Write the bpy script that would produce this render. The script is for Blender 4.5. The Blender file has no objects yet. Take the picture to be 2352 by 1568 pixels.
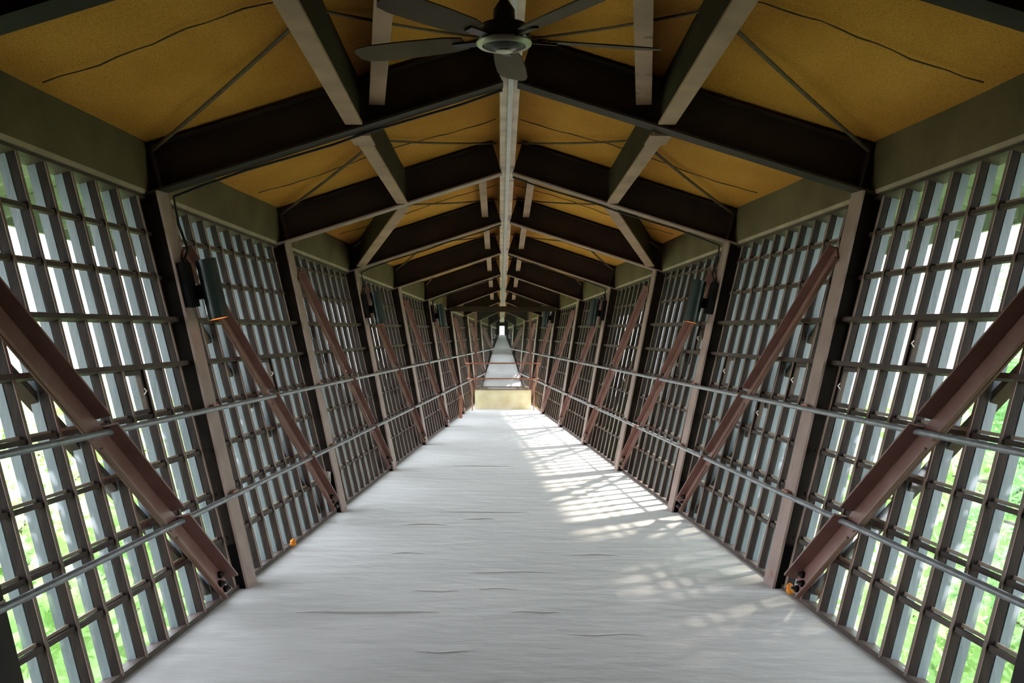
import bpy, math, random
from mathutils import Vector as V, Matrix
random.seed(7)
C = bpy.context.scene.collection
S = bpy.context.scene
# ---------------------------------------------------------------- camera
F = 2400.0                                   # focal length in pixels of a 2352 px wide frame
cam = bpy.data.cameras.new('camera'); co = bpy.data.objects.new('camera', cam); C.objects.link(co)
cam.sensor_width = 36; cam.lens = F/2352*36
co.location = (-.067, 0, 1.63); co.rotation_euler = (math.pi/2, 0, 0)
cam.shift_x = (1176-1148)/2352; cam.shift_y = -(784-760)/2352
cam.clip_end = 600; S.camera = co
# ---------------------------------------------------------------- world, sun, exposure
w = bpy.data.worlds.new('sky'); S.world = w; w.use_nodes = True
nt = w.node_tree; nt.nodes.clear()
out = nt.nodes.new('ShaderNodeOutputWorld'); bg = nt.nodes.new('ShaderNodeBackground')
geo = nt.nodes.new('ShaderNodeTexCoord'); sep = nt.nodes.new('ShaderNodeSeparateXYZ')
rmp = nt.nodes.new('ShaderNodeValToRGB')
rmp.color_ramp.elements[0].position = .42; rmp.color_ramp.elements[0].color = (.62, .70, .68, 1)
rmp.color_ramp.elements[1].position = .52; rmp.color_ramp.elements[1].color = (.88, .94, 1, 1)
e = rmp.color_ramp.elements.new(.9); e.color = (.72, .84, 1, 1)
mp = nt.nodes.new('ShaderNodeMapRange'); mp.inputs[1].default_value = -1; mp.inputs[2].default_value = 1
nt.links.new(geo.outputs['Generated'], sep.inputs[0]); nt.links.new(sep.outputs[2], mp.inputs[0])
nt.links.new(mp.outputs[0], rmp.inputs[0]); nt.links.new(rmp.outputs[0], bg.inputs[0])
bg.inputs[1].default_value = 1.3
nt.links.new(bg.outputs[0], out.inputs[0])
sl = bpy.data.lights.new('sun', 'SUN'); sl.energy = 4.2; sl.angle = math.radians(4); sl.color = (1, .93, .82)
so = bpy.data.objects.new('sun', sl); C.objects.link(so)
so.rotation_euler = V((.70, .42, .62)).to_track_quat('Z', 'Y').to_euler()      # sun stands right, ahead
S.view_settings.view_transform = 'Standard'; S.view_settings.look = 'None'
S.view_settings.gamma = 1; S.view_settings.use_curve_mapping = False
S.view_settings.exposure = 2.85
S.cycles.max_bounces = 10; S.cycles.diffuse_bounces = 6; S.cycles.transparent_max_bounces = 24

# ---------------------------------------------------------------- materials
def mat(name, c1, c2=None, scale=8, rough=.6, bump=0, bscale=60, metal=0, stretch=(1, 1, 1), spots=None, coord='Object', detail=6, spec=.4, lo=.35, hi=.7):
    m = bpy.data.materials.new(name); m.use_nodes = True; t = m.node_tree; b = t.nodes['Principled BSDF']
    b.inputs['Roughness'].default_value = rough; b.inputs['Metallic'].default_value = metal
    b.inputs['Specular IOR Level'].default_value = spec
    tc = t.nodes.new('ShaderNodeTexCoord'); mpn = t.nodes.new('ShaderNodeMapping'); mpn.inputs['Scale'].default_value = stretch
    t.links.new(tc.outputs[coord], mpn.inputs[0])
    if c2 is None: c2 = tuple(x*.75 for x in c1)
    n = t.nodes.new('ShaderNodeTexNoise'); n.inputs['Scale'].default_value = scale; n.inputs['Detail'].default_value = detail
    r = t.nodes.new('ShaderNodeValToRGB'); r.color_ramp.elements[0].position = lo; r.color_ramp.elements[1].position = hi
    r.color_ramp.elements[0].color = (*c1, 1); r.color_ramp.elements[1].color = (*c2, 1)
    t.links.new(mpn.outputs[0], n.inputs[0]); t.links.new(n.outputs[0], r.inputs[0])
    col = r.outputs[0]
    if spots:
        n2 = t.nodes.new('ShaderNodeTexNoise'); n2.inputs['Scale'].default_value = spots[1]; n2.inputs['Detail'].default_value = 3
        r2 = t.nodes.new('ShaderNodeValToRGB'); r2.color_ramp.elements[0].position = spots[2]; r2.color_ramp.elements[1].position = spots[2]+.03
        mx = t.nodes.new('ShaderNodeMix'); mx.data_type = 'RGBA'
        t.links.new(mpn.outputs[0], n2.inputs[0]); t.links.new(n2.outputs[0], r2.inputs[0])
        t.links.new(r2.outputs[0], mx.inputs[0]); t.links.new(col, mx.inputs[6]); mx.inputs[7].default_value = (*spots[0], 1)
        col = mx.outputs[2]
    t.links.new(col, b.inputs['Base Color'])
    if bump:
        n3 = t.nodes.new('ShaderNodeTexNoise'); n3.inputs['Scale'].default_value = bscale; n3.inputs['Detail'].default_value = 5
        bp = t.nodes.new('ShaderNodeBump'); bp.inputs['Strength'].default_value = bump; bp.inputs['Distance'].default_value = .01
        t.links.new(mpn.outputs[0], n3.inputs[0]); t.links.new(n3.outputs[0], bp.inputs['Height']); t.links.new(bp.outputs[0], b.inputs['Normal'])
    return m
M = {}
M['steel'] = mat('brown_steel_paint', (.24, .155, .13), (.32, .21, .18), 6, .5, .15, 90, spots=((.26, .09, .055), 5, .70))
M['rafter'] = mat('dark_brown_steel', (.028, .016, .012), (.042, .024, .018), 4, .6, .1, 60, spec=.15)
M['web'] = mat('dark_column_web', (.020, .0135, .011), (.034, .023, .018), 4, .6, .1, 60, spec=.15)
M['brace'] = mat('brace_paint', (.175, .075, .06), (.23, .115, .095), 5, .42, .1, 80, spots=((.26, .10, .06), 4, .72))
M['wood'] = mat('stained_mullion_wood', (.013, .0075, .006), (.026, .015, .012), 5, .65, .25, 50, stretch=(6, 6, 1), spec=.15)
M['rail_wood'] = mat('stained_rail_wood', (.055, .037, .030), (.09, .062, .050), 5, .6, .25, 50, spec=.2)
M['edge'] = mat('worn_mullion_edge', (.15, .095, .075), (.23, .155, .12), 5, .5, .2, 50, spec=.3)  # light caught on the room-facing mullion edges, put into a paler colour
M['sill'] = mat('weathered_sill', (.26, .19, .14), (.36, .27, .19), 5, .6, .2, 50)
M['outer'] = mat('outer_fin_paint', (.075, .092, .108), (.12, .142, .162), 10, .35, .3, 40, stretch=(1, 1, .15))
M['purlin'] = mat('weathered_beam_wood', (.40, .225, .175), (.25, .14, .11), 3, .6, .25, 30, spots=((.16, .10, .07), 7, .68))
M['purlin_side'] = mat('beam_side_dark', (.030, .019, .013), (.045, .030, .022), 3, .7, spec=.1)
M['ridge'] = mat('scuffed_ridge_board', (.72, .52, .42), (.46, .31, .24), 5, .4, .3, 20, spots=((.20, .15, .11), 6, .66))
M['conduit'] = mat('galvanised_metal', (.26, .27, .25), (.33, .34, .32), 12, .3, .05, 60, metal=.4)
M['olive'] = mat('olive_fascia_board', (.085, .062, .032), (.13, .095, .05), 2.5, .8, .3, 40, spec=.1)
M['black'] = mat('black_paint', (.005, .005, .005), (.008, .007, .007), 9, .7, .1, 60, spec=.08)
M['lamp'] = mat('dark_green_enamel', (.02, .03, .028), (.03, .042, .038), 9, .28)
M['pipe'] = mat('grey_handrail_paint', (.22, .23, .25), (.33, .34, .37), 14, .32, .15, 60, metal=.3)
M['rust'] = mat('rusty_red_paint', (.30, .10, .06), (.42, .18, .12), 9, .5)
M['cream'] = mat('cream_carpeted_box', (.90, .80, .56), (.74, .60, .34), 5, .8, .4, 60)
M['bolt'] = mat('bolt_metal', (.12, .10, .085), (.22, .2, .17), 20, .3, metal=.7)
M['fanblade'] = mat('fan_blade_brown', (.085, .052, .038), (.12, .075, .055), 4, .6, spec=.15)
M['fanbody'] = mat('fan_body_bronze', (.018, .016, .015), (.03, .027, .025), 8, .25)
M['chrome'] = mat('fan_silver', (.52, .44, .40), (.62, .53, .48), 8, .35, metal=.2)
M['foam'] = mat('orange_foam', (.9, .33, .03), (.7, .2, .02), 30, .8, .5, 90)
M['cord'] = mat('ceiling_cord', (.10, .065, .045), (.15, .10, .07), 30, .8)
M['soffit'] = mat('soffit_boards', (.22, .27, .17), (.32, .38, .26), 2, .7, .2, 30, stretch=(1, 9, 1))
M['roofing'] = mat('roof_shingle', (.10, .08, .07), (.14, .11, .10), 6, .9)
M['cable'] = mat('black_cable', (.01, .01, .01), (.02, .02, .02), 9, .4)
M['plastic'] = mat('pale_grey_plastic', (.42, .40, .36), (.5, .48, .44), 9, .4)
M['bark'] = mat('tree_bark', (.10, .075, .055), (.17, .13, .10), 9, .9, .6, 20)
M['plaster'] = mat('dark_panelling', (.06, .04, .03), (.09, .06, .045), 3, .7)
M['ground'] = mat('wooded_ground', (.10, .13, .06), (.16, .18, .09), .25, .9)

def carpet():
    m = mat('grey_carpet', (.47, .428, .395), (.40, .365, .34), 1.3, .9, 0, spec=.25)
    t = m.node_tree; b = t.nodes['Principled BSDF']
    tc = t.nodes.new('ShaderNodeTexCoord')
    mp = t.nodes.new('ShaderNodeMapping'); mp.inputs['Scale'].default_value = (1, 2.2, 1)
    n1 = t.nodes.new('ShaderNodeTexNoise'); n1.inputs['Scale'].default_value = 3.2; n1.inputs['Detail'].default_value = 5
    n2 = t.nodes.new('ShaderNodeTexNoise'); n2.inputs['Scale'].default_value = 160; n2.inputs['Detail'].default_value = 2
    t.links.new(tc.outputs['Object'], mp.inputs[0]); t.links.new(mp.outputs[0], n1.inputs[0]); t.links.new(tc.outputs['Object'], n2.inputs[0])
    b1 = t.nodes.new('ShaderNodeBump'); b1.inputs['Strength'].default_value = .42; b1.inputs['Distance'].default_value = .03
    b2 = t.nodes.new('ShaderNodeBump'); b2.inputs['Strength'].default_value = .3; b2.inputs['Distance'].default_value = .004
    t.links.new(n1.outputs[0], b1.inputs['Height']); t.links.new(n2.outputs[0], b2.inputs['Height'])
    t.links.new(b1.outputs[0], b2.inputs['Normal']); t.links.new(b2.outputs[0], b.inputs['Normal'])
    b.inputs['Sheen Weight'].default_value = .5; b.inputs['Sheen Roughness'].default_value = .4
    return m
M['carpet'] = carpet()
def amber():
    m = mat('amber_fibre_ceiling', (.73, .335, .072), (.56, .24, .042), 1.6, .9, 0, spec=.1, stretch=(1, .5, 1))
    t = m.node_tree; b = t.nodes['Principled BSDF']
    src = b.inputs['Base Color'].links[0].from_socket
    tc = t.nodes.new('ShaderNodeTexCoord')
    n = t.nodes.new('ShaderNodeTexNoise'); n.inputs['Scale'].default_value = 95; n.inputs['Detail'].default_value = 5; n.inputs['Roughness'].default_value = .7
    r = t.nodes.new('ShaderNodeValToRGB'); r.color_ramp.elements[0].position = .33; r.color_ramp.elements[0].color = (.62, .58, .52, 1)
    r.color_ramp.elements[1].position = .56; r.color_ramp.elements[1].color = (1, 1, 1, 1)
    mx = t.nodes.new('ShaderNodeMix'); mx.data_type = 'RGBA'; mx.blend_type = 'MULTIPLY'; mx.inputs[0].default_value = 1
    t.links.new(tc.outputs['Object'], n.inputs[0]); t.links.new(n.outputs[0], r.inputs[0])
    t.links.new(src, mx.inputs[6]); t.links.new(r.outputs[0], mx.inputs[7]); t.links.new(mx.outputs[2], b.inputs['Base Color'])
    bp = t.nodes.new('ShaderNodeBump'); bp.inputs['Strength'].default_value = .8; bp.inputs['Distance'].default_value = .008
    t.links.new(n.outputs[0], bp.inputs['Height']); t.links.new(bp.outputs[0], b.inputs['Normal'])
    return m
M['amber'] = amber()
def glass():
    m = bpy.data.materials.new('dusty_window_glass'); m.use_nodes = True; t = m.node_tree; t.nodes.clear()
    o = t.nodes.new('ShaderNodeOutputMaterial'); tr = t.nodes.new('ShaderNodeBsdfTransparent'); tr.inputs[0].default_value = (.975, .98, .98, 1)
    gl = t.nodes.new('ShaderNodeBsdfGlossy'); gl.inputs['Roughness'].default_value = .04
    df = t.nodes.new('ShaderNodeBsdfDiffuse'); df.inputs[0].default_value = (.6, .66, .66, 1)
    lw = t.nodes.new('ShaderNodeLayerWeight'); lw.inputs[0].default_value = .5
    pw = t.nodes.new('ShaderNodeMath'); pw.operation = 'POWER'; pw.inputs[1].default_value = 4.0; t.links.new(lw.outputs['Facing'], pw.inputs[0])
    fr = t.nodes.new('ShaderNodeMath'); fr.operation = 'MULTIPLY_ADD'; fr.inputs[1].default_value = .45; fr.inputs[2].default_value = .02; t.links.new(pw.outputs[0], fr.inputs[0])
    m1 = t.nodes.new('ShaderNodeMixShader'); m2 = t.nodes.new('ShaderNodeMixShader')
    n = t.nodes.new('ShaderNodeTexNoise'); n.inputs['Scale'].default_value = 9
    mr = t.nodes.new('ShaderNodeMapRange'); mr.inputs[1].default_value = .4; mr.inputs[2].default_value = .8; mr.inputs[3].default_value = .006; mr.inputs[4].default_value = .04
    t.links.new(n.outputs[0], mr.inputs[0])
    t.links.new(mr.outputs[0], m1.inputs[0]); t.links.new(tr.outputs[0], m1.inputs[1]); t.links.new(df.outputs[0], m1.inputs[2])
    t.links.new(fr.outputs[0], m2.inputs[0]); t.links.new(m1.outputs[0], m2.inputs[1]); t.links.new(gl.outputs[0], m2.inputs[2])
    t.links.new(m2.outputs[0], o.inputs[0]); return m
M['glass'] = glass()
def leafmat(name, c1, c2):
    m = mat(name, c1, c2, 1.1, .6, spec=.2)
    t = m.node_tree; b = t.nodes['Principled BSDF']; o = [n for n in t.nodes if n.type == 'OUTPUT_MATERIAL'][0]
    tl = t.nodes.new('ShaderNodeBsdfTranslucent'); t.links.new(b.inputs['Base Color'].links[0].from_socket, tl.inputs[0])
    mx = t.nodes.new('ShaderNodeMixShader'); mx.inputs[0].default_value = .4
    t.links.new(b.outputs[0], mx.inputs[1]); t.links.new(tl.outputs[0], mx.inputs[2]); t.links.new(mx.outputs[0], o.inputs[0]); return m
M['leaf'] = leafmat('sunny_leaves', (.38, .56, .20), (.55, .72, .36))
M['needle'] = leafmat('pine_needles', (.22, .42, .18), (.42, .62, .30))
m = bpy.data.materials.new('orange_lamp_glow'); m.use_nodes = True
b = m.node_tree.nodes['Principled BSDF']; b.inputs['Base Color'].default_value = (.9, .2, .03, 1)
b.inputs['Emission Color'].default_value = (1, .2, .03, 1); b.inputs['Emission Strength'].default_value = .25; M['glow'] = m

# ---------------------------------------------------------------- mesh helpers
class MB:
    def __init__(s): s.v = []; s.f = []; s.m = []; s.mats = []
    def mi(s, m):
        if m not in s.mats: s.mats.append(m)
        return s.mats.index(m)
    def hexa(s, p, m):
        k = len(s.v); s.v += [tuple(q) for q in p]; i = s.mi(m)
        for f in ((0, 3, 2, 1), (4, 5, 6, 7), (0, 1, 5, 4), (1, 2, 6, 5), (2, 3, 7, 6), (3, 0, 4, 7)):
            s.f.append(tuple(k+a for a in f)); s.m.append(i)
    def box(s, a, b, m):
        x0, y0, z0 = a; x1, y1, z1 = b
        s.hexa([(x0, y0, z0), (x1, y0, z0), (x1, y1, z0), (x0, y1, z0), (x0, y0, z1), (x1, y0, z1), (x1, y1, z1), (x0, y1, z1)], m)
    def beam(s, p0, p1, n, nr, br, m):       # nr range along n, br range along t x n
        p0 = V(p0); p1 = V(p1); t = (p1-p0).normalized(); n = V(n); n = (n-t*n.dot(t)).normalized(); b = t.cross(n)
        P = []
        for p in (p0, p1):
            for (i, j) in ((0, 0), (1, 0), (1, 1), (0, 1)): P.append(p+n*nr[i]+b*br[j])
        s.hexa(P, m)
    def tube(s, pts, r, m, seg=8, caps=True):
        pts = [V(p) for p in pts]; k = len(s.v); i = s.mi(m); N = len(pts)
        rr = r if isinstance(r, (list, tuple)) else [r]*N
        ref = None
        for a, p in enumerate(pts):
            t = (pts[min(a+1, N-1)]-pts[max(a-1, 0)]).normalized()
            if ref is None: ref = V((0, 0, 1)) if abs(t.z) < .9 else V((1, 0, 0))
            u = (ref-t*ref.dot(t)).normalized(); ref = u; w_ = t.cross(u)
            for q in range(seg):
                an = 2*math.pi*q/seg; s.v.append(tuple(p+(u*math.cos(an)+w_*math.sin(an))*rr[a]))
        for a in range(N-1):
            for q in range(seg):
                s.f.append((k+a*seg+q, k+a*seg+(q+1) % seg, k+(a+1)*seg+(q+1) % seg, k+(a+1)*seg+q)); s.m.append(i)
        if caps:
            s.f.append(tuple(k+q for q in range(seg))[::-1]); s.m.append(i)
            s.f.append(tuple(k+(N-1)*seg+q for q in range(seg))); s.m.append(i)
    def quad(s, p, m):
        k = len(s.v); s.v += [tuple(q) for q in p]; s.f.append(tuple(range(k, k+len(p)))); s.m.append(s.mi(m))
    def build(s, name, parent=None, smooth=False, bevel=0):
        me = bpy.data.meshes.new(name); me.from_pydata(s.v, [], s.f)
        for m in s.mats: me.materials.append(M[m])
        me.polygons.foreach_set('material_index', s.m); me.update()
        if smooth:
            me.polygons.foreach_set('use_smooth', [True]*len(s.f))
        o = bpy.data.objects.new(name, me); C.objects.link(o)
        if parent: o.parent = parent; o.matrix_parent_inverse = parent.matrix_basis.inverted()
        if bevel:
            bv = o.modifiers.new('bevel', 'BEVEL'); bv.width = bevel; bv.segments = 2; bv.limit_method = 'ANGLE'
        if smooth:
            es = o.modifiers.new('split', 'EDGE_SPLIT'); es.split_angle = math.radians(40)
        return o
def empty(name, loc, label=None, cat=None, group=None, kind=None):
    o = bpy.data.objects.new(name, None); C.objects.link(o); o.location = loc; o.empty_display_size = .1
    return tag(o, label, cat, group, kind)
def tag(o, label=None, cat=None, group=None, kind=None):
    if label: o['label'] = label
    if cat: o['category'] = cat
    if group: o['group'] = group
    if kind: o['kind'] = kind
    return o
def lathe(mb, c, prof, m, seg=32, axis=None):
    k = len(mb.v); i = mb.mi(m); c = V(c)
    for (r, z) in prof:
        for q in range(seg):
            a = 2*math.pi*q/seg; mb.v.append((c.x+r*math.cos(a), c.y+r*math.sin(a), c.z+z))
    for a in range(len(prof)-1):
        for q in range(seg):
            mb.f.append((k+a*seg+q, k+a*seg+(q+1) % seg, k+(a+1)*seg+(q+1) % seg, k+(a+1)*seg+q)); mb.m.append(i)

# ---------------------------------------------------------------- the tapering gallery
def Wb(d): return 2.0855-.065*d
def Wt(d): return 2.8045-.0865*d
def zE(d): return 2.7387-.0322*d
def zR(d): return 3.589-.0554*d
CT = .33                                     # ceiling height above the underside of the rafters
def W(d, z): return Wb(d)+(Wt(d)-Wb(d))*z/zE(d)
def P(s, d, z, off=0): return V((s*(W(d, z)+off), d, z))
def NO(s): return V((s, .075, -.27*1)).normalized()      # outward normal of the leaning wall
def zroof(x, d): return zR(d)-(zR(d)-zE(d))/Wt(d)*abs(x)
def D(i): return 6.7+2.78*(i-1)
TIP = 31.4
ORD = ['nearest', 'second', 'third', 'fourth', 'fifth', 'sixth', 'seventh', 'eighth', 'ninth', 'tenth', 'eleventh', 'twelfth']
SN = {-1: 'left', 1: 'right'}

# carpeted floor, level and then ramping up to the tip
def zfloor(d): return 0 if d < 24.3 else (d-24.3)*.215
mb = MB(); rows = [3.9+i*.4 for i in range(52)]+[24.3+i*.5 for i in range(15)]
rows = sorted(set([r for r in rows if r < TIP]+[TIP])); nx = 8; k = 0; mi = mb.mi('carpet')
for d in rows:
    z = zfloor(d); ww = max(W(d, z)+.058*(1-max(0, d-24)/8), .02)
    for j in range(nx+1): mb.v.append((ww*(2*j/nx-1), d, z))
for a in range(len(rows)-1):
    for j in range(nx):
        q = a*(nx+1)+j; mb.f.append((q, q+1, q+nx+2, q+nx+1)); mb.m.append(mi)
for (x0, x1, y, h) in ((-1.25, -.42, 6.04, .012), (.0, .28, 6.05, .007), (-.62, -.33, 6.54, .006), (-.2, .05, 6.6, .005), (-.86, -.62, 7.66, .006),
                       (-.28, .32, 7.05, .006), (-.9, -.5, 8.79, .008), (-.38, -.1, 9.05, .007), (-.72, .2, 9.4, .005), (.45, .8, 7.6, .006), (.3, .7, 5.6, .005), (-.5, -.2, 5.3, .006), (-.7, .1, 12.6, .006)):
    n = 14; k = len(mb.v)
    for a in range(n+1):
        u = a/n; hh = h*math.sin(math.pi*u)**.6; x = x0+(x1-x0)*u; yy = y+.012*math.sin(7*u+x0*9)
        mb.v += [(x, yy-.006-hh*.2, .0005), (x, yy, .0005+hh), (x, yy+.03, .0005)]
    for a in range(n):
        q = k+3*a; mb.f += [(q, q+3, q+4, q+1), (q+1, q+4, q+5, q+2)]; mb.m += [mi, mi]
tag(mb.build('floor', smooth=True), kind='structure')
mb = MB(); mb.hexa([(-Wb(-4.6), -4.6, -.02), (Wb(-4.6), -4.6, -.02), (Wb(3.9)+.05, 3.9, -.02), (-Wb(3.9)-.05, 3.9, -.02), (-Wb(-4.6), -4.6, 0), (Wb(-4.6), -4.6, 0), (Wb(3.9)+.05, 3.9, 0), (-Wb(3.9)-.05, 3.9, 0)], 'plaster')  # unseen dark floor, added to cut bounce light on the near ceiling
tag(mb.build('floor_entry'), kind='structure')
rows = [-4.6]+rows
mb = MB()
for a in range(len(rows)-1):
    d0, d1 = rows[a], rows[a+1]
    w0, w1 = W(d0, zfloor(d0))+.13, W(d1, zfloor(d1))+.13; z0, z1 = zfloor(d0)-.02, zfloor(d1)-.02
    mb.hexa([(-w0, d0, z0-.2), (w0, d0, z0-.2), (w1, d1, z1-.2), (-w1, d1, z1-.2), (-w0, d0, z0), (w0, d0, z0), (w1, d1, z1), (-w1, d1, z1)], 'rafter')
tag(mb.build('floor_deck'), kind='structure')

# amber fibre ceiling, one slope on each side, sagging a little between frames; seams are its parts
def zc(x, d): return zroof(min(abs(x), Wt(d)+.14), d)+CT-.29*max(0, abs(x)-Wt(d)-.14)
mb = MB(); mi = mb.mi('amber'); ys = [-4.6]+[1.14+.2317*i for i in range(131)]; ys = [y for y in ys if y < TIP]+[TIP]
for d in ys:
    for j in range(17):
        u = j/8-1; x = u*(Wt(d)+.14); ph = ((d-3.92) % 2.78)/2.78; sag = .018*math.sin(math.pi*ph)**2*(1-abs(u)*.3)*(1+.6*math.sin(3.1*x+d))
        mb.v.append((x, d, zc(x, d)-max(sag, 0)))
for a in range(len(ys)-1):
    for j in range(16):
        q = a*17+j; mb.f.append((q, q+17, q+18, q+1)); mb.m.append(mi)
ceil = tag(mb.build('ceiling', smooth=True), kind='structure')
for i in range(0, 6):
    for s in (-1, 1):
        mb = MB(); d = D(i)+1.22 if i == 0 else D(i)+1.86; pts = []
        for a in range(25):
            x = .1+(Wt(d)-.12)*a/24; dd = d+.06*math.sin(a*.35+i)+.012*math.sin(a*1.9+s)
            ph = ((dd-3.92) % 2.78)/2.78; u = x/(Wt(dd)+.14)
            pts.append((s*x, dd, zc(x, dd)-.026-.014*math.sin(math.pi*ph)**2))
        mb.tube(pts, [.0035+.002*math.sin(a*2.3)**2 for a in range(25)], 'cord', 5); o = mb.build('seam', ceil, True); o['label'] = 'dark sagging seam across the amber ceiling'

# outer roof with a deep overhang
mb = MB(); ys2 = [-4.6]+[D(i) for i in range(-1, 10)]+[TIP]
OV = 1.25
for s in (-1, 1):
    for a in range(len(ys2)-1):
        q = []
        for lift in (.05, .13):
            for (d, x) in ((ys2[a], 0), (ys2[a], Wt(ys2[a])+OV), (ys2[a+1], Wt(ys2[a+1])+OV), (ys2[a+1], 0)):
                q.append((s*x, d, zc(x, d)+lift))
        mb.hexa(q, 'roofing')
        q = []
        for lift in (.015, .045):
            for (d, x) in ((ys2[a], Wt(ys2[a])+.18), (ys2[a], Wt(ys2[a])+OV), (ys2[a+1], Wt(ys2[a+1])+OV), (ys2[a+1], Wt(ys2[a+1])+.18)):
                q.append((s*x, d, zc(x, d)+lift))
        mb.hexa(q, 'soffit')
        d0, d1 = ys2[a], ys2[a+1]                                # fascia at the edge of the overhang
        mb.beam((s*(Wt(d0)+OV), d0, zc(Wt(d0)+OV, d0)-.02), (s*(Wt(d1)+OV), d1, zc(Wt(d1)+OV, d1)-.02), (0, 0, 1), (-.10, .13), (-.02, .02), 'soffit')
roof = tag(mb.build('roof'), kind='structure')
for s in (-1, 1):                                             # open rafter tails under the overhang
    for i in range(0, 7):
        for kk in range(4):
            d = D(i)+kk*.695+.35; mb = MB()
            x0, x1 = Wt(d)+.16, Wt(d)+OV
            mb.beam((s*x0, d, zc(x0, d)), (s*x1, d, zc(x1, d)), (0, 0, 1), (-.09, .012), (-.02, .02), 'soffit'); mb.build('rafter_tail', roof)

# unseen room behind the camera, side walls made solid to dim the near bay
for s in (-1, 1):
    mb = MB()
    mb.hexa([(s*(Wb(-4.6)), -4.6, 0), (s*(Wb(-4.6)+.1), -4.6, 0), (s*(Wb(3.86)+.1), 3.86, 0), (s*Wb(3.86), 3.86, 0),
             (s*(Wt(-4.6)), -4.6, zE(-4.6)-.03), (s*(Wt(-4.6)+.1), -4.6, zE(-4.6)-.03), (s*(Wt(3.86)+.1), 3.86, zE(3.86)-.03), (s*Wt(3.86), 3.86, zE(3.86)-.03)], 'plaster')
    tag(mb.build('wall_'+SN[s]), kind='structure')
mb = MB(); d = -4.6
mb.v += [(-Wb(d)-.05, d, 0), (Wb(d)+.05, d, 0), (Wt(d)+.1, d, zE(d)+.3), (0, d, zR(d)+.3), (-Wt(d)-.1, d, zE(d)+.3)]
mb.v += [(x, d-.12, z) for x, y, z in mb.v[:5]]
mb.f = [(0, 1, 2, 3, 4), (9, 8, 7, 6, 5)]+[(a, (a+1) % 5, (a+1) % 5+5, a+5) for a in range(5)]; mb.mi('plaster'); mb.m = [0]*7
tag(mb.build('wall_back'), kind='structure')

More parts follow.
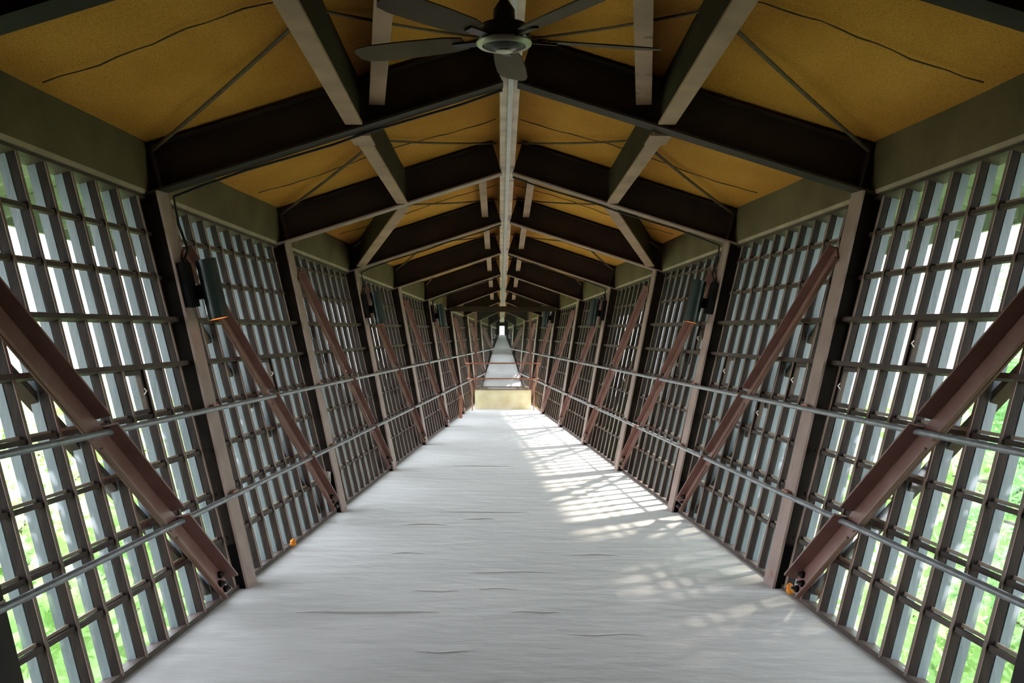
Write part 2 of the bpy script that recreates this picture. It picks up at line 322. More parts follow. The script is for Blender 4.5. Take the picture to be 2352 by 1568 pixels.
# ---------------------------------------------------------------- glazed walls: one window grid per bay and side
ROWZ = [.06+.2755*j for j in range(10)]
VENTS = {(-1, 0): [(7, 4)], (1, 0): [(6, 5), (9, 4)], (-1, 1): [(6, 4)], (1, 1): [(2, 4), (4, 3), (8, 4), (6, 3)], (1, 2): [(4, 4), (2, 5)], (-1, 2): [(7, 3)], (1, 3): [(3, 3)]}
def PG(s, d, z, off=0): return P(s, d, z, off+.06*z/zE(d))      # the glazing stands a little steeper out than the columns
wn = 0
for i in range(0, 10):
    d0, d1 = D(i), (D(i+1) if i < 9 else TIP)
    L = d1-d0
    for s in (-1, 1):
        wn += 1; n = NO(s)
        win = empty('window_%d' % wn, PG(s, (d0+d1)/2, zfloor((d0+d1)/2)), kind='structure')
        if i < 9: ms = [d0+.136+.278*k for k in range(10)]
        else: ms = [d0+.14+.272*k for k in range(9)]
        # glass: tall sheet set in the depth of the mullions
        g = MB(); g0, g1 = d0+.02, d1-.02
        zt = lambda d: zE(d)+.02
        q = []
        for o_ in (.100, .105):
            q += [PG(s, g0, zfloor(g0)+.02, o_), PG(s, g1, zfloor(g1)+.02, o_), PG(s, g1, zt(g1), o_), PG(s, g0, zt(g0), o_)]
        g.hexa(q, 'glass'); g.build('glass_sheet', win)
        # sills, head, jambs
        fr = MB()
        fr.beam(PG(s, d0, zfloor(d0)+.02), PG(s, d1, zfloor(d1)+.02), n, (.055, .15), (-.022, .022), 'rail_wood')
        fr.build('bottom_sill', win)
        fr = MB()
        fr.beam(PG(s, d0, zE(d0)-.015), PG(s, d1, zE(d1)-.015), n, (.05, .15), (-.02, .02), 'rail_wood'); fr.build('head_rail', win)
        for d in ms:
            zt_ = zE(d)-.02
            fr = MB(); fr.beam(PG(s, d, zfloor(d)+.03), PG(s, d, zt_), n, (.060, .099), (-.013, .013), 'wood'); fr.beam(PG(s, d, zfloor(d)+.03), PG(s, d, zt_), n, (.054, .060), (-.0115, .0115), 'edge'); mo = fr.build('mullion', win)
            if i <= 5:
                fr = MB(); fr.beam(PG(s, d, zfloor(d)+.03), PG(s, d, zt_), n, (.106, .152), (-.014, .014), 'outer'); o = fr.build('outer_fin', mo)
                o['label'] = 'pale grey outer fin seen through the glass'
        for j, z in enumerate(ROWZ):
            if j == 0 or z < zfloor(d0)+.08: continue
            if z > zE(d1)-.05 : continue
            fr = MB(); wide = j in (5, 6)
            if wide:
                fr.beam(PG(s, d0+.02, z), PG(s, d1-.03, z), n, (.022, .099), (-.013, .013), 'rail_wood')
            else:
                # short rails framed between the mullions, with a sloped little ledge behind
                ed = [d0+.02]+ms+[d1-.03]
                for a in range(len(ed)-1):
                    jz = random.uniform(-.003, .003)
                    fr.beam(PG(s, ed[a]+.017, z+jz), PG(s, ed[a+1]-.017, z+jz), n, (.064, .092), (-.012, .012), 'rail_wood')
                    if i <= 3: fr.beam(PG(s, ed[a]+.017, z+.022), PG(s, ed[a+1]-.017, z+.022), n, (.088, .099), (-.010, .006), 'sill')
            fr.build('transom', win)
        if i <= 8:                                             # glazing bar running under the steel brace
            fr = MB(); fr.beam(PG(s, d0+.12, min(2.1, zE(d0)-.3)), PG(s, d1-.36, .04), n, (.1065, .17), (-.02, .02), 'web'); fr.build('diagonal_mullion', win)
        for (cidx, ridx) in VENTS.get((s, i), []):
            ed = [d0+.02]+ms+[d1-.03]; a0, a1 = ed[cidx]+.017, ed[cidx+1]-.017; z0, z1 = ROWZ[ridx]+.02, ROWZ[ridx+1]-.014
            fr = MB()
            for (pa, pb) in (((a0, z0+.012), (a1, z0+.012)), ((a0, z1-.012), (a1, z1-.012)), ((a0+.012, z0), (a0+.012, z1)), ((a1-.012, z0), (a1-.012, z1))):
                fr.beam(PG(s, *pa), PG(s, *pb), n, (.070, .099), (-.011, .011), 'rail_wood')
            ve = fr.build('vent_sash', win)
            fr = MB(); pc = PG(s, a1-.02, (z0+z1)/2)
            fr.tube([pc+n*.07+V((0, 0, -.018)), pc+n*.055, pc+n*.07+V((0, 0, .018))], .004, 'chrome', 6); fr.build('latch', ve, True)
# glazed end of the tip
win = empty('window_21', (0, TIP, zfloor(TIP)), kind='structure')
g = MB(); zf = zfloor(TIP); g.box((-.07, TIP, zf), (.07, TIP+.01, zf+.25), 'glass'); g.build('glass_sheet', win)
g = MB(); g.box((-.35, TIP, zf-.4), (-.07, TIP+.04, 2.3), 'wood'); g.box((.07, TIP, zf-.4), (.35, TIP+.04, 2.3), 'wood'); g.box((-.07, TIP, zf+.25), (.07, TIP+.04, 2.3), 'wood'); g.box((-.07, TIP, zf-.4), (.07, TIP+.04, zf), 'wood')
g.build('window_frame', win)

# ---------------------------------------------------------------- steel frames
for i in range(0, 10):
    d = D(i); near = i == 0
    where = 'just beside the camera' if near else None
    for s in (-1, 1):
        n = NO(s)
        od = ORD[i-1] if i > 0 else ''
        if near: lab = 'brown steel column in the %s wall closest beside the camera, at the picture edge' % SN[s]
        else: lab = 'brown steel column, %s in view along the %s glass wall' % (od, SN[s])
        col = empty('steel_column', P(s, d, zfloor(d), .08), lab, 'column', 'steel columns along the %s wall' % SN[s])
        a, b_ = P(s, d, zfloor(d)), P(s, d, zE(d)+.0)
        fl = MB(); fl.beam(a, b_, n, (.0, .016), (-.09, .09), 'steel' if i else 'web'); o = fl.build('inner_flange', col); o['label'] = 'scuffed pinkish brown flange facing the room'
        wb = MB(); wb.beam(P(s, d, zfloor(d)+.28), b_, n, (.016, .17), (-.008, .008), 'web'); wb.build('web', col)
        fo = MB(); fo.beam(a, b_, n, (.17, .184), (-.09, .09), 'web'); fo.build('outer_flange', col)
        sh = MB(); sh.beam(a, P(s, d, zfloor(d)+.28), n, (.016, .17), (-.012, .012), 'black')
        sh.beam(a, P(s, d, zfloor(d)+.28), n, (.0165, .169), (-.088, -.082) if s > 0 else (.082, .088), 'black')
        o = sh.build('base_plate', col); o['label'] = 'black painted foot of the column'
        # rafter: eave to ridge
        if near: lab = 'dark brown steel rafter crossing overhead %s of the fan, out at the top edge' % SN[s]
        else: lab = 'dark brown steel rafter of the %s roof slope, %s in view from the camera' % (SN[s], od)
        xe = Wt(d)+.10
        r0 = V((s*xe, d, zroof(xe, d))); r1 = V((s*.045, d, zroof(.045, d)))
        rf = empty('roof_rafter', r0, lab, 'rafter', 'rafters of the %s roof slope' % SN[s])
        up = V((s*(zR(d)-zE(d))/Wt(d), 0, 1)).normalized()
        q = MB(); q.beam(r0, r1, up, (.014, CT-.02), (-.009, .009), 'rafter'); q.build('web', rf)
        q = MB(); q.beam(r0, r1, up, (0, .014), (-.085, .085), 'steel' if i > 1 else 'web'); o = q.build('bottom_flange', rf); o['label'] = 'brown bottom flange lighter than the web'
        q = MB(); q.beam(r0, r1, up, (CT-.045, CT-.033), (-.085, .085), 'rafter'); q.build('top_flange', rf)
        q = MB(); rx = V((s*(Wt(d)-.02), d, zroof(Wt(d)-.02, d))); q.beam(rx+up*.014, rx+up*(CT-.05), (s, 0, 0), (0, .012), (-.08, .08), 'rafter'); q.build('stiffener', rf)
# eave boards, one per bay
for i in range(-1, 10):
    d0, d1 = (D(i) if i >= 0 else -4.6)+.01, (D(i+1) if i < 9 else TIP)-.01
    for s in (-1, 1):
        lab = 'olive brown eave board above the %s windows, %s bay from the camera' % (SN[s], (ORD[i+1]))
        e0 = V((s*(Wt(d0)+.11), d0, zE(d0)-.03)); e1 = V((s*(Wt(d1)+.11), d1, zE(d1)-.03))
        eb = empty('eave_board', e0, lab, 'eave board', 'eave boards over the %s windows' % SN[s])
        q = MB(); q.beam(e0, e1, (0, 0, 1), (.03, .35), (0, .03) if s < 0 else (-.03, 0), 'olive'); q.build('fascia', eb)
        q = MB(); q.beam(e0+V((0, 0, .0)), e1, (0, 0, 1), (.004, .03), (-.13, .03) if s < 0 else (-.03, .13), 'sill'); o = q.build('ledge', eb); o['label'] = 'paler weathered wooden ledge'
        q = MB(); q.beam(e0, e1, (0, 0, 1), (.27, .345), (-.035, .0) if s < 0 else (0, .035), 'rafter'); q.build('cornice_strip', eb)

# diagonal steel braces in the wall planes
for i in range(0, 9):
    d0, d1 = D(i), D(i+1)
    for s in (-1, 1):
        n = -NO(s)
        lab = 'reddish brown steel diagonal brace on the %s wall, %s from the camera' % (SN[s], ORD[i])
        top = (d0+(.02 if i == 0 else .08), min(2.14, zE(d0)-.22)); bot = (d1-(.50 if i == 0 else .40), .11+zfloor(d1))
        br = empty('diagonal_brace', P(s, bot[0], bot[1]), lab, 'brace', 'diagonal braces along the %s wall' % SN[s])
        cuts = [1.16, .61]; zs = [top[1], 1.135+.022, None, 1.135-.022, .585+.022, None, .585-.022, bot[1]]
        segs = [(zs[0], zs[1]), (zs[3], zs[4]), (zs[6], zs[7])]
        if zfloor(d1) > 0: segs = [(top[1], bot[1])]
        def at(z):
            t = (top[1]-z)/(top[1]-bot[1]); return P(s, top[0]+(bot[0]-top[0])*t, z)
        fpa, fpb = at(top[1]), at(bot[1])
        for si, (za, zb) in enumerate(segs):
            pa, pb = at(za), at(zb); tdir = (pb-pa).normalized(); nn = (n-tdir*n.dot(tdir)).normalized(); sd = tdir.cross(nn)
            if sd.z < 0: sg = -1
            else: sg = 1
            k_ = 1.0 if i == 0 else .74; lo, hi = (-.080*k_, .068*k_)
            r1 = (lo, hi) if sg > 0 else (-hi, -lo)
            r2 = (hi-.012, hi) if sg > 0 else (-hi, -hi+.012)
            if si == 0: q = MB(); q.beam(fpa, fpb, nn, (.002, .0125), r1, 'brace'); q.build('flat_leg', br)
            q = MB(); q.beam(pa, pb, nn, (.0125, .090*k_), r2, 'brace'); o = q.build('upstand_leg', br)
            r3 = (lo, lo+.010) if sg > 0 else (-lo-.010, -lo)
            q = MB(); q.beam(pa, pb, nn, (.016, .032), r3, 'brace'); q.build('lower_lip', br)
        if i < 5:
            pb = at(bot[1]); tdir = (at(bot[1])-at(bot[1]+.4)).normalized(); nn = (n-tdir*n.dot(tdir)).normalized(); sd = tdir.cross(nn)*(1 if tdir.cross(nn).z > 0 else -1)
            for (aa, bb) in ((-.10, .025), (-.085, -.025), (-.01, -.02)):
                c = pb+tdir*aa+sd*bb
                q = MB(); q.tube([c+nn*.014, c+nn*.026], .021, 'black', 12); q.tube([c+nn*.026, c+nn*.046], .014, 'bolt', 6); q.tube([c+nn*.046, c+nn*.056], .008, 'bolt', 10)
                q.build('bolt', br)

# handrails: flat painted rail running the length of each wall at two heights
for s in (-1, 1):
    for (z, lab) in ((1.135, 'upper'), (.585, 'lower')):
        dend = 26.6 if z < 1 else 29
        q = MB(); r = .017; pts = [P(s, dd, z, -.03) for dd in (1.2, 6.7, 12.26, 17.8, 23, dend)]
        o = q; o.tube(pts, r, 'pipe', 10); ob = o.build('handrail', None, True)
        tag(ob, 'grey painted %s handrail running along the %s glass wall' % (lab, SN[s]), 'handrail')
        for i in range(0, 8):
            q = MB(); dd = D(i); q.beam(P(s, dd, z-.02), P(s, dd, z+.02), NO(s), (-.03, .0), (-.05, .05), 'rust' if i in (1, 2) else 'steel')
            q.build('bracket', ob)

# ---------------------------------------------------------------- roof members
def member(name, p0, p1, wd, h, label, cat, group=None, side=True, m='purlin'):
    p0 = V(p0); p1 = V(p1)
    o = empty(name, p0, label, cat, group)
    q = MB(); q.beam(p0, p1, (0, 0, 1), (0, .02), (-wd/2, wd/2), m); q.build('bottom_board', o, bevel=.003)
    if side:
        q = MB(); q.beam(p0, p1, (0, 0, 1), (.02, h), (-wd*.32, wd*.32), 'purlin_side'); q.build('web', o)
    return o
for s in (-1, 1):
    # long purlin from the front to the second frame, in two lengths
    z = lambda x, d: zroof(x, d)
    member('roof_purlin', (s*1.0, 1.3, z(1.0, 1.3)+.02), (s*.99, D(1)-.09, z(.99, 6.61)+.02), .11, CT-.05, 'weathered wooden purlin from the top edge to the first rafter, %s of the fan' % SN[s], 'purlin', 'purlins under the %s slope' % SN[s])
    member('roof_purlin', (s*.985, D(1)+.09, z(.985, 6.79)+.005), (s*.945, D(2)-.09, z(.945, 9.39)+.005), .10, CT-.04, 'weathered wooden purlin between the first and second %s rafters' % SN[s], 'purlin', 'purlins under the %s slope' % SN[s])
    q = MB(); q.beam((s*.98, D(1)+.08, z(.98, 6.78)), (s*.977, D(1)+.35, z(.977, 7.05)), (0, 0, 1), (-.012, .0), (-.07, .07), 'purlin')
    tag(q.build('splice_plate'), 'short wider splice plate on the %s purlin behind the first rafter' % SN[s], 'splice plate')
    member('roof_strut', (s*.93, D(2)+.09, z(.93, 9.57)+.005), (s*(Wt(D(3))-.06), D(3)-.09, z(Wt(D(3))-.06, 12.17)+.01), .10, CT-.03, 'slanting wooden strut from the second rafter out to the %s eave' % SN[s], 'strut')
    zz = lambda x, d: zroof(x, d)+.115
    member('roof_strut', (s*.47, D(0)+.0, zz(.47, D(0))), (s*.85, D(1)-.05, zz(.85, D(1))), .10, CT-.14, 'pale upright looking strut beside the ceiling fan, meeting the first %s rafter' % SN[s], 'strut')
    for i in (2, 3, 4, 5, 6):
        member('ridge_purlin', (s*.235, D(i)+.02, zroof(.235, D(i))+.13), (s*.24, D(i+1)-.02, zroof(.24, D(i+1))+.13), .075, CT-.15,
               'short reddish wooden purlin %s of the ridge beam, in the %s bay from the camera' % (SN[s], ORD[i]), 'purlin', 'short purlins %s of the ridge' % SN[s])
    for i in range(0, 5):                                     # diagonal cross rods under the fibre ceiling
        d1 = D(i+1)
        a = (s*1.02, D(i)+1.38, zc(1.02, D(i)+1.38)-.045); b_ = (s*(Wt(d1)+.05), d1-.06, zc(Wt(d1)+.05, d1)-.06); c = (s*.1, d1-.12, zc(.1, d1)-.05)
        mid = lambda p, q_, t: tuple(p[k]+(q_[k]-p[k])*t - (.012*math.sin(math.pi*t) if k == 2 else 0) for k in range(3))
        q = MB(); q.tube([mid(a, b_, t/8) for t in range(9)], .013, 'cord', 6); tag(q.build('tie_rod', None, True), 'dark tie rod slanting to the %s eave corner, %s bay of ceiling' % (SN[s], ORD[i]), 'tie rod', 'outer ceiling tie rods')
        q = MB(); q.tube([mid(a, c, t/8) for t in range(9)], .009, 'cord', 6); tag(q.build('tie_rod', None, True), 'thin dark tie rod slanting to the ridge on the %s, %s bay of ceiling' % (SN[s], ORD[i]), 'tie rod', 'inner ceiling tie rods')
# ridge beam and conduit
rb = empty('ridge_beam', (0, 1.2, zR(1.2)), 'scuffed pale wooden ridge beam running down the middle of the roof', 'beam')
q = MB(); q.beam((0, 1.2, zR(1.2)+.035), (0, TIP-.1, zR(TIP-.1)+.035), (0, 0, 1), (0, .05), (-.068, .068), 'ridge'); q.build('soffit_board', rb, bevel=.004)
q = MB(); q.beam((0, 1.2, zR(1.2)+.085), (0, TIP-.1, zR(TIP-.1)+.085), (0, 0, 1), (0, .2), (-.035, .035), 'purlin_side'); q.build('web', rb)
q = MB(); q.beam((.004, 1.2, zR(1.2)-.0), (.004, 24.5, zR(24.5)-.0), (0, 0, 1), (-.018, .034), (-.016, .016), 'conduit'); tag(q.build('conduit'), 'grey metal cable duct fixed under the ridge beam', 'cable duct')

# ---------------------------------------------------------------- cylinder lights on alternate columns
def cyl_light(s, i, lab):
    d = D(i)+.06; n = NO(s); ax = (P(s, d, 2.08)-P(s, d, 1.70)).normalized()
    c = P(s, d, 1.90, -.15)
    o = empty('cylinder_light', c, lab, 'wall light', 'cylinder wall lights on the columns')
    r = .067; a, b_ = c-ax*.195, c+ax*.195
    q = MB(); q.tube([a, b_], r, 'lamp', 28, caps=False); q.tube([b_, a], r-.006, 'black', 28, caps=False)
    k = len(q.v)
    q.tube([a-ax*.0005, a+ax*.004], [r, r], 'lamp', 28, caps=False)
    q.build('housing', o, True)
    q = MB(); q.tube([b_-ax*.03, b_-ax*.022], r-.007, 'black', 28); q.build('cap', o, True)
    q = MB(); q.tube([a+ax*.002, a+ax*.008], r-.008, 'glow', 28); g = q.build('lamp_lens', o, True); g['label'] = 'glowing orange opening at the bottom'
    q = MB(); q.beam(c-ax*.045, c+ax*.045, n, (r-.004, .135), (-.03, .03), 'black'); q.build('arm', o)
    q = MB(); q.beam(P(s, d-.06, 1.78), P(s, d-.06, 2.06), n, (-.045, -.002), (-.075, .075), 'black'); q.build('junction_box', o)
    # cable
    pts = [P(s, d-.06, 2.06, -.02), P(s, d+.02, 2.16, -.045), P(s, d+.02, zE(d)-.2, -.022), P(s, d+.02, zE(d)-.02, -.03)]
    for t in range(1, 9):
        x = Wt(d)*(1-t/8.0)+.05; pts.append(V((s*x, d+.02, zroof(x, d)-.012-.006*math.sin(t*2.1))))
    q = MB(); q.tube(pts, .009, 'cable', 6)
    tag(q.build('power_cable', None, True), 'black cable running from the ridge along the %s rafter to the %s cylinder light' % (SN[s], {1: 'nearest', 2: 'nearest', 3: 'middle', 4: 'middle', 5: 'farthest', 6: 'farthest'}[i]), 'cable')
for (s, i, lab) in ((-1, 1, 'largest dark green cylinder light, on the first left column'), (-1, 3, 'middle dark green cylinder light of the three on the left wall'), (-1, 5, 'smallest, farthest dark green cylinder light on the left wall'),
                    (1, 2, 'largest dark green cylinder light on the right wall, second column'), (1, 4, 'middle dark green cylinder light of the three on the right wall'), (1, 6, 'smallest, farthest dark green cylinder light on the right wall')):
    cyl_light(s, i, lab)

# ---------------------------------------------------------------- ceiling fan, at rest
fc = V((-.05, 4.2, 2.80))
fan = empty('ceiling_fan', (fc.x, fc.y, zR(4.2)+.03), 'dark five bladed ceiling fan with silver ring hanging from the ridge beam', 'ceiling fan')
q = MB(); lathe(q, fc, [(.0, .075), (.05, .075), (.09, .06), (.106, .03), (.108, .004), (.104, -.004)], 'fanbody', 40); q.build('motor_housing', fan, True)
q = MB(); lathe(q, fc, [(.104, -.004), (.112, -.012), (.110, -.022), (.100, -.030), (.088, -.027), (.088, -.02)], 'chrome', 40); o = q.build('trim_ring', fan, True); o['label'] = 'silver ring around the motor'
q = MB(); lathe(q, fc, [(.088, -.020), (.070, -.034), (.036, -.045), (.034, -.045)], 'fanbody', 40); q.build('switch_cup', fan, True)
q = MB(); lathe(q, fc, [(.034, -.044), (.033, -.049), (.02, -.051), (.0, -.051)], 'chrome', 32); o = q.build('end_cap', fan, True); o['label'] = 'bright round end cap'
q = MB(); q.tube([fc+V((0, 0, .07)), (fc.x, fc.y, zR(4.2)+.03)], .014, 'fanbody', 16)
lathe(q, fc, [(.045, .075), (.043, .12), (.018, .16), (.014, .16)], 'fanbody', 24); q.build('downrod', fan, True)
q = MB(); lathe(q, (fc.x, fc.y, zR(4.2)-.04), [(.0, -.01), (.03, -.008), (.06, .02), (.066, .075), (.0, .075)], 'fanbody', 28); q.build('canopy', fan, True)
for k in range(5):
    a = math.radians(14+72*k); u = V((math.cos(a), math.sin(a), 0)); v = V((-math.sin(a), math.cos(a), .21)).normalized(); up = u.cross(v)
    q = MB(); pts = [(.17, .045), (.24, .062), (.42, .070), (.58, .070), (.645, .058), (.67, .03)]
    kk = len(q.v); mi = q.mi('fanblade'); c0 = fc+V((0, 0, .004))
    for (r, hw) in pts:
        for (sg, tz) in ((-1, -.003), (1, -.003), (1, .003), (-1, .003)): q.v.append(tuple(c0+u*r+v*hw*sg+up*tz))
    for j in range(len(pts)-1):
        b0 = kk+4*j
        for e_ in range(4): q.f.append((b0+e_, b0+(e_+1) % 4, b0+4+(e_+1) % 4, b0+4+e_)); q.m.append(mi)
    q.f.append((kk+3, kk+2, kk+1, kk)); q.m.append(mi); e0 = kk+4*(len(pts)-1); q.f.append((e0, e0+1, e0+2, e0+3)); q.m.append(mi)
    bl = q.build('blade', fan)
    q = MB(); q.beam(c0+u*.09, c0+u*.22, up, (-.012, -.004), (-.018, .018), 'fanbody'); q.build('blade_iron', bl)

# ---------------------------------------------------------------- end of the walkway: floor window box, screen and guard rail
bx = empty('viewing_box', (0, 22.3, 0), 'cream carpeted box across the walkway with a glazed top', 'floor window box')
hw = .585
q = MB(); y0, y1, zt2 = 21.75, 22.9, .40
for (a, b_) in (((-hw, y0, 0), (hw, y0+.06, zt2)), ((-hw, y1-.06, 0), (hw, y1, zt2)), ((-hw, y0+.06, 0), (-hw+.1, y1-.06, zt2)), ((hw-.1, y0+.06, 0), (hw, y1-.06, zt2))):
    q.box(a, b_, 'cream')
q.build('body', bx)
q = MB()
for (a, b_) in (((-hw-.01, y0-.012, zt2), (hw+.01, y0+.06, zt2+.02)), ((-hw-.01, y1-.06, zt2), (hw+.01, y1+.01, zt2+.02)), ((-hw-.01, y0+.06, zt2), (-hw+.1, y1-.06, zt2+.02)), ((hw-.1, y0+.06, zt2), (hw+.01, y1-.06, zt2+.02))):
    q.box(a, b_, 'steel')
o = q.build('top_frame', bx); o['label'] = 'brown steel rim'
q = MB(); q.box((-hw+.1, y0+.06, zt2+.002), (hw-.1, y1-.06, zt2+.012), 'glass'); q.build('glass_top', bx)
sc = empty('glass_screen', (0, 21.9, .42), 'tall brown framed glass screen standing on the cream box', 'glass screen')
sy = 21.82; zt3 = 2.03
for sx in (-1, 1):
    q = MB(); q.box((sx*.57-.024, sy-.024, zt2+.02), (sx*.57+.024, sy+.024, zt3), 'brace'); q.build('post', sc)
q = MB(); q.box((-.588, sy-.02, zt3), (.588, sy+.02, zt3+.05), 'rafter'); q.build('top_bar', sc)
q = MB(); q.box((-.552, sy-.004, zt2+.02), (.552, sy+.004, zt3), 'glass'); q.build('glass_pane', sc)
gr = empty('guard_rail', (0, 21.4, 0), 'rusty red double guard rail curving in front of the cream box', 'guard rail')
def urail(z, hwid, y, drop):
    q = MB(); pts = []
    pts.append((-hwid, y+.35, z)); pts.append((-hwid, y+.08, z))
    for t in range(5):
        a = t/4*math.pi/2; pts.append((-hwid+.08*(1-math.cos(a)), y+.08-.08*math.sin(a), z))
    for t in range(5):
        a = t/4*math.pi/2; pts.append((hwid-.08+.08*math.sin(a), y+.08*(1-math.cos(a)), z))
    pts.append((hwid, y+.35, z)); q.tube(pts, .014, 'rust', 10); return q.build('rail', gr, True)
urail(.97, .74, 21.35, 0); urail(.655, .72, 21.35, 0)
for sx in (-1, 1):
    q = MB(); q.tube([(sx*.70, 21.40, .97), (sx*.70, 21.42, .655), (sx*.635, 21.45, .42), (sx*.63, 21.45, 0)], .012, 'rust', 8); q.build('post', gr, True)
    q = MB(); q.tube([(sx*.72, 21.66, .97), (sx*.80, 21.66, .97)], .012, 'rust', 8); q.build('wall_tie', gr, True)
q = MB(); q.box((-Wt(20.5)+.0, 20.45, zE(20.5)-.065), (Wt(20.5)-.0, 20.53, zE(20.5)+.035), 'rafter')
tag(q.build('cross_beam'), 'dark steel cross beam spanning wall to wall above the glass screen', 'beam')
q = MB(); q.box((-W(19.6, .2)+.01, 19.55, 0), (-W(19.6, .2)+.07, 19.61, .42), 'rust'); tag(q.build('short_post'), 'short reddish post at the foot of the left wall before the box', 'post')

# ---------------------------------------------------------------- small things
ob = empty('outlet_box', P(-1, D(2)-.1, .27, .05), 'pale grey outlet box with two round sockets at the foot of the second left column', 'outlet')
pc = P(-1, D(2)-.095, .30, .075)
q = MB(); q.box((pc.x-.03, pc.y-.03, pc.z-.07), (pc.x+.03, pc.y+.01, pc.z+.07), 'plastic'); q.build('box', ob, bevel=.006)
for dz in (-.03, .03):
    q = MB(); q.tube([(pc.x, pc.y-.03, pc.z+dz), (pc.x, pc.y-.042, pc.z+dz)], .020, 'chrome', 14); q.build('socket', ob, True)
q = MB(); q.box((pc.x-.02, pc.y+.01, pc.z-.05), (pc.x+.02, D(2)-.095+.088, pc.z+.05), 'black'); q.build('back_bracket', ob)
for (s, dd, lab) in ((1, 6.36, 'orange foam plug in the sill beside the first right column'), (-1, 7.78, 'small orange foam plug at the sill past the first left column')):
    q = MB(); p = P(s, dd, .03, .02); k = len(q.v)
    import itertools
    rr = random.Random(dd)
    pts = []
    for a in range(7):
        pts.append(p+V((rr.uniform(-.002, .002), rr.uniform(-.003, .003), a*.011*(1 if s > 0 else .8))))
    q.tube(pts, [.010, .022, .026, .020, .024, .018, .008], 'foam', 10); tag(q.build('foam_plug', None, True), lab, 'foam plug')

# ---------------------------------------------------------------- outside: valley, trees
q = MB(); N = 24
for a in range(N+1):
    for b_ in range(N+1):
        x = -160+320*a/N; y = -60+320*b_/N; q.v.append((x, y, -13+2*math.sin(x*.05)*math.cos(y*.04)-abs(x)*.02))
mi = q.mi('ground')
for a in range(N):
    for b_ in range(N):
        k = a*(N+1)+b_; q.f.append((k, k+N+1, k+N+2, k+1)); q.m.append(mi)
tag(q.build('ground', smooth=True), kind='structure')
def foliage_mesh(name, kind, nclump, R, H, seed, leaf, per):
    rnd = random.Random(seed); v = []; f = []
    for c in range(nclump):
        while True:
            x, y, z = rnd.uniform(-1, 1), rnd.uniform(-1, 1), rnd.uniform(-1, 1)
            if .25 < x*x+y*y+z*z < 1: break
        if kind == 'pine':
            h = rnd.random(); rad = R*(1-h)**.8+.25; an = rnd.uniform(0, 6.28); rr_ = rad*rnd.uniform(.35, 1); cx, cy, cz = math.cos(an)*rr_, math.sin(an)*rr_, (h-.5)*2*H-rr_*.12
        else: cx, cy, cz = x*R, y*R, z*H
        cr = rnd.uniform(.5, 1.0)*(.55 if kind == 'pine' else 1)
        for l in range(per):
            px, py, pz = cx+rnd.gauss(0, cr*.5), cy+rnd.gauss(0, cr*.5), cz+rnd.gauss(0, cr*.35)
            t = V((rnd.gauss(0, 1), rnd.gauss(0, 1), rnd.gauss(0, .6))).normalized(); n = V((rnd.gauss(0, 1), rnd.gauss(0, 1), rnd.gauss(0, 1)+.6)); b_ = t.cross(n).normalized()
            L_ = leaf[0]*rnd.uniform(.7, 1.3); w_ = leaf[1]*rnd.uniform(.7, 1.3); p = V((px, py, pz)); k = len(v)
            v += [tuple(p-t*L_), tuple(p+b_*w_), tuple(p+t*L_), tuple(p-b_*w_)]; f.append((k, k+1, k+2, k+3))
    me = bpy.data.meshes.new(name); me.from_pydata(v, [], f); me.materials.append(M['needle' if kind == 'pine' else 'leaf']); return me
LEAF = foliage_mesh('foliage', 'leaf', 120, 3.0, 3.0, 3, (.14, .09), 60)
PINE = foliage_mesh('foliage', 'pine', 190, 2.3, 4.6, 5, (.15, .022), 70)
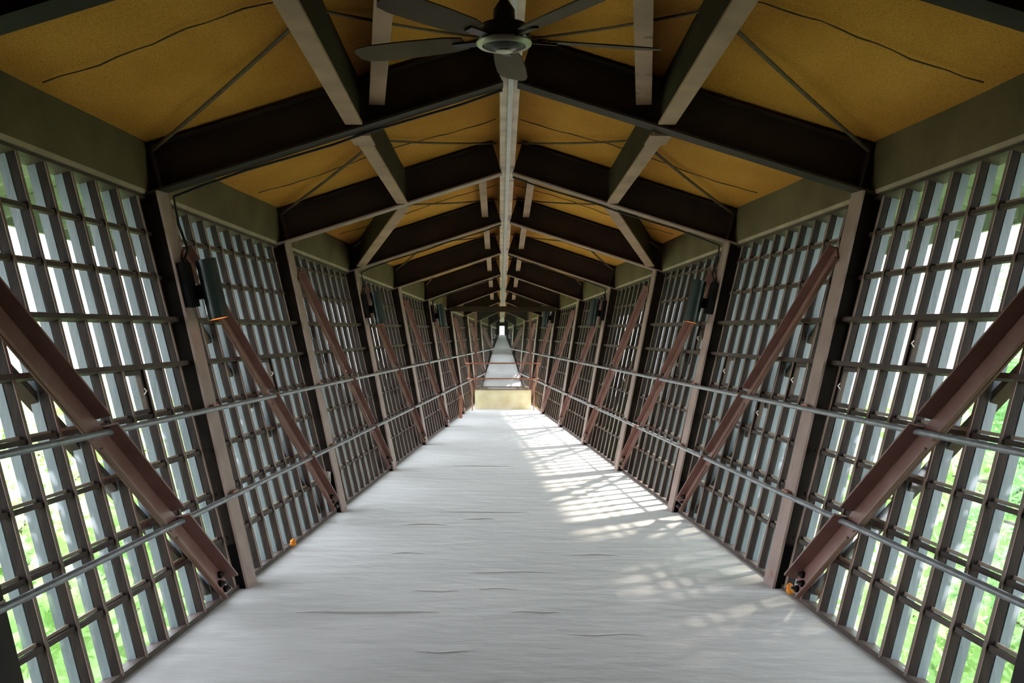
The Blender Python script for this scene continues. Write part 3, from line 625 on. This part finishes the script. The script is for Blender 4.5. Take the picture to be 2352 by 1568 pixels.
def tree(kind, x, y, ztop, sc_, rot, lab):
    H = 3.4 if kind == 'leaf' else 5.0; zc_ = ztop-H*sc_
    o = empty('broadleaf_tree' if kind == 'leaf' else 'pine_tree', (x, y, -13.5), lab, 'tree', 'trees outside the %s windows' % ('left' if x < 0 else 'right'))
    fo = bpy.data.objects.new('foliage', LEAF if kind == 'leaf' else PINE); C.objects.link(fo); fo.parent = o
    fo.location = (0, 0, zc_+13.5); fo.scale = (sc_,)*3; fo.rotation_euler = (0, 0, rot)
    q = MB(); hgt = zc_+13.5+H*sc_*.7
    q.tube([(0, 0, 0), (.1, .05, hgt*.5), (0, 0, hgt)], [.28, .18, .04], 'bark', 10)
    rnd = random.Random(int(x*10+y))
    for k in range(9):
        a = rnd.uniform(0, 6.28); z0 = zc_+13.5+rnd.uniform(-.8, .5)*H*sc_; r = rnd.uniform(1.2, 2.4)*sc_
        q.tube([(0, 0, z0), (math.cos(a)*r*.5, math.sin(a)*r*.5, z0+.3), (math.cos(a)*r, math.sin(a)*r, z0+.45)], [.06, .04, .015], 'bark', 6)
    me = q.build('trunk', None, True); me.parent = o; me.matrix_parent_inverse.identity()
n_ = 0
LT = [(-6.2, 10.5, -.3, .85), (-7.4, 16.2, .3, 1.0), (-9.3, 22.8, .5, 1.2), (-12.6, 12.8, -1.2, 1.1), (-13.5, 30.5, .9, 1.5), (-16.2, 20.5, -.2, 1.4), (-22, 40, 2.2, 2.2)]
for k, (x, y, zt, sc_) in enumerate(LT):
    tree('leaf', x, y, zt, sc_, k*1.3, 'sunlit broadleaf treetop below the left windows, %s one out from the wall' % ORD[k])
RT = [('leaf', 6.3, 5.6, .2, .8), ('pine', 6.2, 9.4, 2.2, .8), ('leaf', 11.2, 10.4, 1.2, 1.0), ('leaf', 7.0, 14.2, -1.2, .7), ('pine', 8.6, 16.6, 3.4, .9), ('leaf', 10.2, 22.5, 1.2, 1.1), ('leaf', 17.5, 17, 1.5, 1.4), ('leaf', 16, 28, 2.4, 1.6), ('pine', 6.4, 7.6, 7.6, 1.05), ('pine', 7.8, 12.2, 7.8, 1.05), ('leaf', 7.4, 9.0, 7.2, .62)]  # last three: tall trees added to keep sun off the near floor
for k, (kd, x, y, zt, sc_) in enumerate(RT):
    tree(kd, x, y, zt, sc_, k*.9, 'green %s outside the right windows, %s one out from the wall' % ('needle leaved pine' if kd == 'pine' else 'broadleaf tree', ORD[k]))
bpy.context.view_layer.update()
